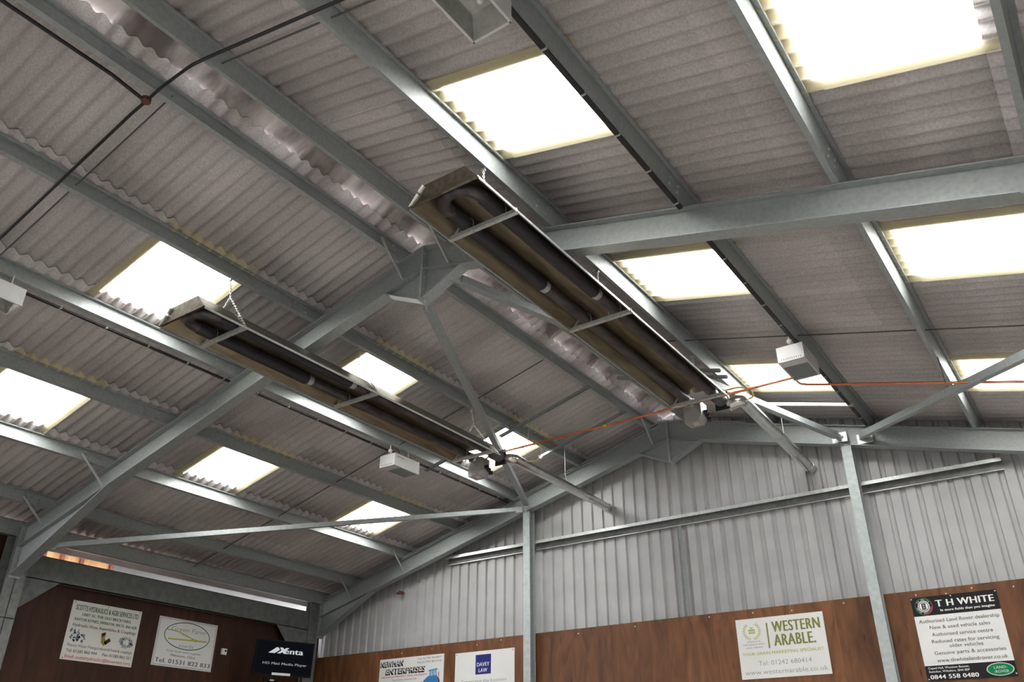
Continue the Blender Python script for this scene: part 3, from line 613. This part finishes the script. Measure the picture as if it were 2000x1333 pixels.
lamp_build(-2.975, 8.42, 'white box lamp under the third left purlin, below the left heater', glass=True)
lamp_build(2.96, 2.40, 'white box lamp cut off by the top of the view, showing its hollow underside')
lamp_build(-2.935, 2.46, 'white box lamp cut off by the left edge of the view')
# supply cables clipped under the third purlins
for x, lab in ((-3.06, 'black cable clipped along the third left purlin above two lamps'), (3.015, 'black cable clipped along the third right purlin above two lamps')):
    root = empty('clipped_cable', (x, 5, zt(x)), lab, 'cable', 'clipped supply cables')
    c = MB(); c.box(x - .032, x + .006, Y0 + .1, 5.64, zt(x) - .030, zt(x) - .012); c.box(x - .032, x + .006, 5.82, 11.6, zt(x) - .030, zt(x) - .012); c.build('cable_run', M['black'], root)
    for y in [1.9 + .52 * k for k in range(19)]:
        if abs(y - 5.72) < .15: continue
        MB().box(x - .034, x + .010, y, y + .018, zt(x) - .033, zt(x) + .004).build('clip', M['galv_pale'], root)

# ================================================================== conduits on the near bay
root = empty('junction_box', (-.40, 2.53, zt(.40) - .03), 'small red-brown junction box under the first left purlin', 'junction box')
MB().lathe((-.40, 2.53, zt(.40) - .05), (0, 0, 1), [(.035, 0), (.04, .006), (.04, .045)], 14).build('body', M['redbrown'], root)
xr = [7.2, 5.6, 4.35, 3.05, 1.7, .40]
wire(fillet([(x, 2.53, zt(x) - .022) for x in (7.2, .45)] + [(.2, 2.53, zt(.2) - .03), (-.2, 2.53, zt(.2) - .045), (-.37, 2.53, zt(.37) - .04)], .08, 5), .014, M['black'], 'conduit', 'black conduit climbing the right slope to the junction box', 'conduit', 'black conduits', 8)
wire([(-.43, 2.53, zt(.43) - .035), (-.6, 2.53, zt(.6) - .02), (-7.3, 2.56, zt(7.3) - .02)], .014, M['black'], 'conduit', 'black conduit going down the left slope from the junction box', 'conduit', 'black conduits', 8)
wire([(-.40, 2.49, zt(.40) - .035), (-.385, 2.2, zt(.385) - .018), (-.385, Y0 + .2, zt(.385) - .018)], .016, M['black'], 'conduit', 'black conduit running back along the first left purlin', 'conduit', 'black conduits', 8)
# thin cable at the left; beyond it the pale line paints the lit flange edge
wire([(-7.66, 11.62, 4.98), (-7.4, 11.64, zt(7.4) + .012), (-.5, 11.64, zt(.5) + .012), (-.1, 11.64, zt(.1) + .03), (.25, 11.64, zt(.25) + .012), (1.3, 11.64, zt(1.3) + .012)], .007, M['galv_pale'], 'cable_edge_highlight', 'thin pale cable along the gable rafter top, also standing for its lit flange edge', 'cable')
c = MB(); c.box(-5.85, -5.70, 11.90, 11.96, 4.88, 4.91); c.box(-5.74, -5.72, 11.84, 11.96, 4.86, 4.92)
tag(c.build('wall_cleat', M['redbrown']), 'small rusty cleat on the gable sheeting under the left rafter', 'bracket')

# ================================================================== signs
FONT_CACHE = {}
def text_geo(body, bold=0., shear=0., spacing=1.):
    cu = bpy.data.curves.new('t', 'FONT'); cu.body = body; cu.size = 1; cu.offset = bold; cu.shear = shear; cu.space_character = spacing; cu.resolution_u = 3
    o = bpy.data.objects.new('t', cu); COL.objects.link(o)
    dg = bpy.context.evaluated_depsgraph_get(); dg.update()
    me = bpy.data.meshes.new_from_object(o.evaluated_get(dg))
    v = [(p.co.x, p.co.y) for p in me.vertices]; f = [tuple(p.vertices) for p in me.polygons]
    bpy.data.objects.remove(o); bpy.data.curves.remove(cu); bpy.data.meshes.remove(me)
    return v, f
class Panel:
    def __init__(s, name, org, u, v, n, w, h, label, m, edge=None, th=.004, cat='sign', group='advertising signs'):
        s.o, s.u, s.v, s.n = Vector(org), Vector(u), Vector(v), Vector(n)   # org = top left, u right, v DOWN
        s.w, s.h = w, h; s.th = th
        s.root = empty(name, s.o + s.u * w / 2 + s.v * h / 2, label, cat, group)
        b = MB(); c = s.o + s.u * w / 2 + s.v * h / 2 + s.n * th / 2
        b.obox(c, s.u, s.v, s.n, w / 2, h / 2, th / 2); b.build('panel', m, s.root)
        s.parts = {}
    def P(s, a, b, k=1): return s.o + s.u * (a * s.w) + s.v * (b * s.h) + s.n * (s.th + .0008 * k)
    def get(s, part, m):
        if (part, m) not in s.parts: s.parts[(part, m)] = MB()
        return s.parts[(part, m)]
    def poly(s, pts, m, part='print', k=1):
        s.get(part, m).add([s.P(a, b, k) for a, b in pts], [tuple(range(len(pts)))])
    def rect(s, a0, b0, a1, b1, m, part='print', k=1): s.poly([(a0, b0), (a1, b0), (a1, b1), (a0, b1)], m, part, k)
    def ell(s, a, b, ra, rb, m, part='print', k=1, n=36): s.poly([(a + ra * math.cos(2 * math.pi * i / n), b + rb * math.sin(2 * math.pi * i / n)) for i in range(n)], m, part, k)
    def ring(s, a, b, ra, rb, t, m, part='print', k=1, n=48, t0=0, t1=2 * math.pi):
        ta, tb = t / s.w, t / s.h; M_ = s.get(part, m); vs = []
        for i in range(n + 1):
            th = t0 + (t1 - t0) * i / n
            vs += [s.P(a + ra * math.cos(th), b + rb * math.sin(th), k), s.P(a + (ra - ta) * math.cos(th), b + (rb - tb) * math.sin(th), k)]
        M_.add(vs, [(2 * i, 2 * i + 1, 2 * i + 3, 2 * i + 2) for i in range(n)])
    def line(s, pts, t, m, part='print', k=1):
        for (a0, b0), (a1, b1) in zip(pts, pts[1:]):
            dx, dy = (a1 - a0) * s.w, (b1 - b0) * s.h; L = math.hypot(dx, dy) or 1; nx, ny = -dy / L * t / 2 / s.w, dx / L * t / 2 / s.h
            s.poly([(a0 + nx, b0 + ny), (a1 + nx, b1 + ny), (a1 - nx, b1 - ny), (a0 - nx, b0 - ny)], m, part, k)
    def text(s, body, a0, a1, bc, hh, m, bold=0., shear=0., part='lettering', k=2, spacing=1., mapf=None):
        # hh = cap height as a fraction of the panel height, bc = centre line of the capitals
        sh = max(0, bold); spacing += sh * 2.2
        v, f = text_geo(body, min(bold, 0), shear, spacing)
        x0 = min(p[0] for p in v) - sh; x1 = max(p[0] for p in v) + sh; cap = .73
        A = lambda x: a0 + (x - x0) / (x1 - x0) * (a1 - a0); B = lambda y: bc + hh / 2 - y / cap * hh
        s.cnt = getattr(s, 'cnt', 0) + 1
        for i, q in enumerate((-sh, -sh / 3, sh / 3, sh) if sh else (0,)): s.get(part, m + '|%d' % s.cnt).add([s.P(A(p[0] + q), B(p[1]), k + .3 * i) for p in v], f)
    def screws(s, pts, m='galv_bright'):
        for a, b in pts: 
            x = MB(); x.lathe(s.P(a, b, 0), s.n, [(.009, 0), (.009, .003)], 8); x.build('screw', M[m], s.root)
    def done(s, labels={}):
        for (part, m), mb in s.parts.items(): mb.build(part, M[m.split('|')[0]], s.root, labels.get((part, m)))
GX, GZ, GN = (1, 0, 0), (0, 0, -1), (0, -1, 0)
# --- black and white dealership sign
p = Panel('advert_sign', (3.025, 11.872, 3.802), GX, GZ, GN, .982, .985, 'black and white vehicle dealer sign with green oval, right of the right gable post', M['signwhite'])
p.rect(0, 0, 1, .233, 'ink_black', 'header_band'); p.rect(0, .825, 1, 1, 'ink_black', 'footer_band')
p.ell(.142, .118, .106, .106, 'ink_red', part='round_emblem', k=2); p.poly([(.142, .118)] + [(.142 + .106 * math.cos(t), .118 + .106 * math.sin(t)) for t in [math.pi * (.55 + .95 * i / 20) for i in range(21)]], 'ink_lrgreen', part='round_emblem', k=2.5)
p.ell(.142, .118, .098, .098, 'ink_black', part='round_emblem', k=3); p.ring(.142, .118, .106, .106, .006, 'ink_lrgreen', part='round_emblem', k=4, t0=math.pi * .6, t1=math.pi * 1.9)
p.ell(.142, .118, .070, .070, 'ink_white', part='round_emblem', k=4); p.ell(.142, .118, .060, .060, 'ink_black', part='round_emblem', k=5); p.ell(.142, .118, .052, .052, 'ink_white', part='round_emblem', k=6)
p.rect(.118, .078, .132, .158, 'ink_black', part='round_emblem', k=7); p.rect(.152, .078, .166, .158, 'ink_black', part='round_emblem', k=7.2); p.rect(.118, .112, .166, .124, 'ink_black', part='round_emblem', k=7.5); p.rect(.135, .075, .149, .105, 'ink_black', part='round_emblem', k=7); p.rect(.135, .130, .149, .162, 'ink_black', part='round_emblem', k=7)
def arc_text(p, body, a, b, r, t0, t1, hh, m, flip=False, k=4):
    n = len(body)
    for i, ch in enumerate(body):
        if ch == ' ': continue
        t = t0 + (t1 - t0) * (i + .5) / n; v, f = text_geo(ch, 0); x0 = min(q[0] for q in v); x1 = max(q[0] for q in v); sc = hh / .73
        vs = []
        for x, y in v:
            xx = (x - (x0 + x1) / 2) * sc * .85; yy = (y - .36) * sc
            if not flip: ux, uy, rx_, ry_ = -math.sin(t), math.cos(t), math.cos(t), math.sin(t)
            else: ux, uy, rx_, ry_ = math.sin(t), -math.cos(t), -math.cos(t), -math.sin(t)
            px = (r * math.cos(t)) + ux * xx + rx_ * yy; py = (r * math.sin(t)) + uy * xx + ry_ * yy
            vs.append(p.P(a + px / p.w, b + py / p.h, k))
        p.get('lettering', m).add(vs, f)
arc_text(p, 'TH WHITE', .142, .118, .083, math.pi * 1.17, math.pi * 1.83, .020, 'ink_white')
arc_text(p, 'MOTOR VEHICLES', .142, .118, .083, math.pi * .97, math.pi * .03, .018, 'ink_white', True)
p.text('T H WHITE', .285, .955, .093, .085, 'ink_white', .035); p.text('In more fields than you imagine', .325, .945, .180, .030, 'ink_white', .035)
for t_, a0, a1, b_ in (('Authorised Land Rover dealership', .045, .965, .297), ('New & used vehicle sales', .155, .845, .377), ('Authorised service centre', .165, .855, .462), ('Reduced rates for servicing', .145, .905, .545), ('older vehicles', .335, .715, .605), ('Genuine parts & accessories', .145, .945, .682), ('www.thwhitelandrover.co.uk', .155, .945, .768)):
    p.text(t_, a0, a1, b_, .044, 'ink_grey', .008)
p.text('Coped Hall, Wootton Bassett,', .035, .50, .853, .025, 'ink_white', .012); p.text('Swindon, Wiltshire. SN4 8EP', .035, .50, .893, .025, 'ink_white', .012); p.text('0844 558 0480', .04, .585, .955, .050, 'ink_white', .03)
p.ell(.828, .912, .150, .074, 'ink_silver', 'oval_badge', k=2); p.ell(.828, .912, .136, .064, 'ink_lrgreen', 'oval_badge', k=3)
p.text('LAND-', .76, .905, .890, .032, 'ink_silver', .035, .15, k=4); p.text('-ROVER', .752, .915, .936, .032, 'ink_silver', .035, .15, k=4)
p.screws([(.012, .018), (.478, .018), (.985, .018), (.018, .98), (.985, .97)]); p.done()
# --- olive lettered sign
p = Panel('advert_sign', (.685, 11.872, 3.762), GX, GZ, GN, 1.22, .785, 'white grain marketing sign with olive lettering and wreath, left of the right gable post', M['signwhite'])
p.text('WESTERN', .415, .955, .168, .185, 'ink_olive', .045); p.text('ARABLE.', .42, .885, .392, .195, 'ink_olive', .045)
p.rect(.352, .10, .369, .52, 'ink_olive')
for k in range(9):
    for sgn in (-1, 1):
        t = math.pi * (.5 + sgn * (.08 + .085 * k)); cx, cy = .178 + .092 * math.cos(t), .215 + .135 * math.sin(t)
        tx, ty = -math.sin(t) * sgn, math.cos(t) * sgn
        for q in (-1, 1):
            dx, dy = tx * .8 + q * .6 * math.cos(t), ty * .8 + q * .6 * math.sin(t); L = .024
            p.poly([(cx, cy), (cx + dx * L * .5 - dy * .006, cy + (dy * L * .5 + dx * .006) * 1.55), (cx + dx * L, cy + dy * L * 1.55), (cx + dx * L * .5 + dy * .006, cy + (dy * L * .5 - dx * .006) * 1.55)], 'ink_lime', 'wreath')
p.rect(.143, .185, .213, .255, 'ink_lime', 'wreath', 2); p.rect(.150, .208, .206, .216, 'ink_white', 'wreath', 4); p.rect(.150, .226, .206, .234, 'ink_white', 'wreath', 4); p.rect(.160, .150, .196, .160, 'ink_lime', 'wreath', 2); p.rect(.166, .166, .190, .172, 'ink_lime', 'wreath', 2)
p.text('WORKING IN', .11, .265, .392, .026, 'ink_midgrey'); p.text('PARTNERSHIP WITH', .062, .305, .440, .026, 'ink_midgrey'); p.text('LOCAL FARMERS', .085, .285, .490, .026, 'ink_midgrey')
p.text('YOUR GRAIN MARKETING SPECIALIST', .04, .955, .592, .050, 'ink_lime', .012); p.text('Tel: 01242 680414', .215, .805, .752, .080, 'ink_midgrey', -.012); p.text('www.westernarable.co.uk', .045, .965, .893, .080, 'ink_midgrey', -.012)
p.screws([(.018, .03), (.982, .03), (.018, .97), (.982, .97)], 'white_plastic'); p.done()
# --- law firm sign
p = Panel('advert_sign', (-4.355, 11.872, 3.706), GX, GZ, GN, 1.235, .93, 'white law firm sign with a navy square, beside the left gable post', M['signwhite'])
p.rect(.355, .062, .615, .395, 'ink_navy'); p.text('DAVEY', .378, .590, .225, .068, 'ink_white', .02); p.text('LAW', .410, .555, .325, .068, 'ink_white', .02)
p.text('Supporting the business', .125, .870, .500, .058, 'ink_midgrey', -.006);
p.screws([(.022, .03), (.975, .03), (.022, .97), (.975, .97)], 'ink_grey'); p.done()
# --- tractor sign
p = Panel('advert_sign', (-6.105, 11.872, 3.730), GX, GZ, GN, 1.50, .62, 'white machinery repair sign with a blue tractor, second sign left of the left gable post', M['signwhite'])
for t_, a0, a1, b_ in (('NEWMAN', .018, .385, .135), ('ENTERPRISES', .105, .725, .345)):
    p.text(t_, a0 - .006, a1 - .006, b_ + .018, .165, 'ink_black', .075, .12, k=2); p.text(t_, a0, a1, b_, .165, 'ink_black', .055, .12, k=2.5); p.text(t_, a0 + .006, a1 + .004, b_ - .012, .15, 'ink_white', .005, .12, k=4)
p.text('Tel: 01793 853807', .60, .96, .075, .052, 'ink_grey'); p.text('Fax:01793 851510', .60, .96, .172, .052, 'ink_grey'); p.text('Agricultural Machinery Sales and Repairs', .045, .75, .495, .042, 'ink_red', .02); p.text('The Gables, Ballards Ash', .215, .595, .590, .042, 'ink_grey')
tr = 'tractor_picture'
p.ell(.735, .80, .055, .135, 'ink_black', tr, 2); p.ell(.735, .80, .032, .075, 'ink_paleblue', tr, 3); p.ell(.905, .74, .042, .15, 'ink_black', tr, 2); p.ell(.905, .74, .022, .08, 'ink_paleblue', tr, 3)
p.poly([(.71, .66), (.77, .56), (.90, .55), (.93, .66), (.90, .80), (.76, .82)], 'ink_blue', tr, 3.5); p.poly([(.785, .56), (.80, .42), (.885, .40), (.90, .55)], 'ink_paleblue', tr, 4); p.line([(.78, .42), (.91, .39)], .02, 'ink_blue', tr, 5); p.line([(.795, .56), (.805, .42)], .012, 'ink_blue', tr, 5); p.line([(.845, .56), (.845, .41)], .010, 'ink_blue', tr, 5); p.line([(.90, .56), (.888, .41)], .012, 'ink_blue', tr, 5); p.rect(.665, .70, .70, .74, 'ink_red', tr, 3); p.rect(.925, .47, .935, .60, 'ink_red', tr, 3)
p.done()
# --- hydraulics sign on the side wall
SX, SN = (0, 1, 0), (1, 0, 0)
p = Panel('advert_sign', (-7.780, 6.855, 4.165), SX, GZ, SN, 1.165, .845, 'cream hydraulics sign with green and red lettering, nearest the wide column', M['signcream'])
p.text('SCOTTS HYDRAULICS & AGRI SERVICES LTD', .055, .955, .105, .095, 'ink_green', .03); p.text('UNIT 51, THE OLD BRICKYARD,', .16, .87, .218, .050, 'ink_green', .03); p.text('ASHTON KEYNES, SWINDON, WILTS, SN6 6QR', .065, .965, .308, .050, 'ink_green', .03)
p.text('Hydraulic Hose Assemblies & Couplings', .065, .965, .405, .055, 'ink_black', .005)
rnd = random.Random(3)
for k in range(46):
    a, b = .17 + rnd.gauss(0, .06), .575 + rnd.gauss(0, .055); s_ = .008 + rnd.random() * .012
    if not (.05 < a < .3 and .46 < b < .69): continue
    p.poly([(a - s_, b), (a, b - s_ * 1.8), (a + s_ * 1.2, b + s_ * .4), (a, b + s_ * 1.8)], rnd.choice(['ink_steel', 'ink_paleblue', 'ink_black', 'ink_steel']), 'fittings_picture', 2 + k * .03)
for c_, pts in (('ink_brass', [(.48, .50), (.525, .47), (.545, .60), (.54, .68), (.50, .66)]), ('ink_dkbrown', [(.48, .49), (.535, .46), (.54, .52), (.485, .55)]), ('ink_dkbrown', [(.535, .63), (.60, .55), (.63, .60), (.56, .68)]), ('ink_brass', [(.51, .62), (.55, .58), (.58, .66), (.53, .70)])): p.poly(pts, c_, 'elbow_picture', 3 + .1 * len(p.parts))
for k in range(22):
    t = 2 * math.pi * k / 22; r0, r1 = .35 + .25 * rnd.random(), .8 + .3 * rnd.random(); ca, cb, ra, rb = .85, .585, .105, .10
    p.line([(ca + ra * r0 * math.cos(t), cb + rb * r0 * math.sin(t)), (ca + ra * r1 * math.cos(t), cb + rb * r1 * math.sin(t))], .011 + .008 * rnd.random(), rnd.choice(['ink_steel', 'ink_black', 'ink_steel']), 'hoses_picture', 2 + k * .03)
p.text('Plasson Water Fittings-Industrial hose & couplings', .055, .965, .748, .052, 'ink_black', -.004); p.text('Tel: 01285 860 994', .055, .475, .842, .052, 'ink_black', .002); p.text('Fax: 01285 862 521', .555, .965, .842, .052, 'ink_black', .002); p.text('Email: scottshydraulics@btconnect.com', .055, .965, .938, .055, 'ink_red', .004)
p.screws([(.03, .03), (.97, .03), (.5, .025), (.03, .97), (.97, .97)], 'ink_grey'); p.done()
# --- seed sign
p = Panel('advert_sign', (-7.780, 8.350, 4.158), SX, GZ, SN, 1.15, .76, 'white seed supplier sign with a green oval, between the hydraulics sign and the television', M['signwhite'])
for e in (.012, .026):
    t_ = .004
    for a0, b0, a1, b1 in ((e, e * 1.4, 1 - e, e * 1.4), (e, 1 - e * 1.4, 1 - e, 1 - e * 1.4), (e, e * 1.4, e, 1 - e * 1.4), (1 - e, e * 1.4, 1 - e, 1 - e * 1.4)): p.line([(a0, b0), (a1, b1)], t_, 'ink_grey', 'border')
p.ring(.505, .335, .388, .288, .014, 'ink_green', 'logo')
sw = lambda f: [(.13 + .75 * i / 24, f(i / 24)) for i in range(25)]
p.line([(.14 + .60 * i / 16, .255 + .23 * (i / 16) ** 1.3 - .05 * math.sin(math.pi * i / 16)) for i in range(17)][:15], .016, 'ink_lime', 'logo', 2); p.line([(.19 + .66 * i / 16, .435 - .045 * (i / 16)) for i in range(17)], .020, 'ink_lime', 'logo', 2.3); p.line([(.40 + .35 * i / 12, .30 + .10 * (i / 12) ** .7) for i in range(13)], .010, 'ink_lime', 'logo', 2.6)
p.text('Green Farm', .225, .80, .205, .098, 'ink_midgrey', -.008, .18); p.text('seeds', .385, .635, .535, .085, 'ink_midgrey', -.008, .18)
p.text('Your local seed supplier', .20, .79, .668, .046, 'ink_grey'); p.text('Newent, Glos', .285, .695, .752, .056, 'ink_grey', .004); p.text('Tel. 01531 822 833', .045, .965, .880, .092, 'ink_grey', .022)
p.done()

# ================================================================== television, sensor, media box
u = Vector((.375, .967, 0)).normalized(); n = Vector((u.y, -u.x, 0)); d = Vector((0, 0, -1)); tl = Vector((-7.155, 9.893, 3.945))
tilt = Matrix.Rotation(math.radians(4), 3, u); n = tilt @ n; d = tilt @ d
p = Panel('television', tl - n * .05, u, d, n, 1.045, .575, 'black wall television on a bracket in the left corner, screen showing white lettering', M['tvcase'], th=.05, cat='television', group=None)
p.rect(.02, .035, .98, .945, 'screen', 'screen'); 
p.text('enta', .485, .815, .285, .165, 'screen_white', .03); p.poly([(.215, .37), (.325, .37), (.405, .265), (.375, .20), (.345, .20)], 'screen_white', 'logo_slash', 2); p.poly([(.40, .20), (.455, .20), (.475, .245), (.51, .20), (.565, .20), (.497, .29), (.53, .37), (.475, .37), (.455, .325), (.415, .37), (.36, .37), (.432, .28)], 'screen_white', 'logo_letter', 2.2)
p.text('HD Mini Media Player', .145, .905, .655, .070, 'screen_dim', .02)
p.rect(.325, .915, .64, .985, 'ink_white', 'energy_label', 2)
p.done()
br = MB(); c = tl + u * .52 + d * .29 - n * .05; w0 = Vector((-7.78, c.y + .12, c.z)); br.tube([c, w0], .022, 8); br.obox(c - n * .012, u, d, n, .2, .15, .01); br.box(-7.782, -7.765, w0.y - .06, w0.y + .06, w0.z - .12, w0.z + .12)
br.build('wall_bracket', M['black'], p.root)
root = empty('media_box', (-7.3, 10.35, 3.25), 'small black media player box hanging below the television', 'media player')
q = tl + u * .36 + d * .62 - n * .03
mb = MB(); mb.obox(q + d * .05, u, d, n, .14, .05, .03); mb.build('case', M['tvcase'], root)
mb = MB(); mb.obox(q + d * .03 + n * .0305, u, d, n, .035, .012, .0008); mb.build('white_mark', M['ink_silver'], root)
mb = MB(); mb.obox(q + d * .0 - n * .03, u, d, n, .02, .09, .008); mb.build('strap', M['black'], root)
root = empty('wall_sensor', (-7.77, 9.69, 3.75), 'small white sensor box on the plywood between seed sign and television', 'sensor')
MB().box(-7.781, -7.745, 9.645, 9.745, 3.70, 3.80).build('housing', M['white_plastic'], root)
MB().lathe((-7.745, 9.715, 3.765), (1, 0, 0), [(.018, 0), (.018, .006)], 12).build('lens', M['black'], root)
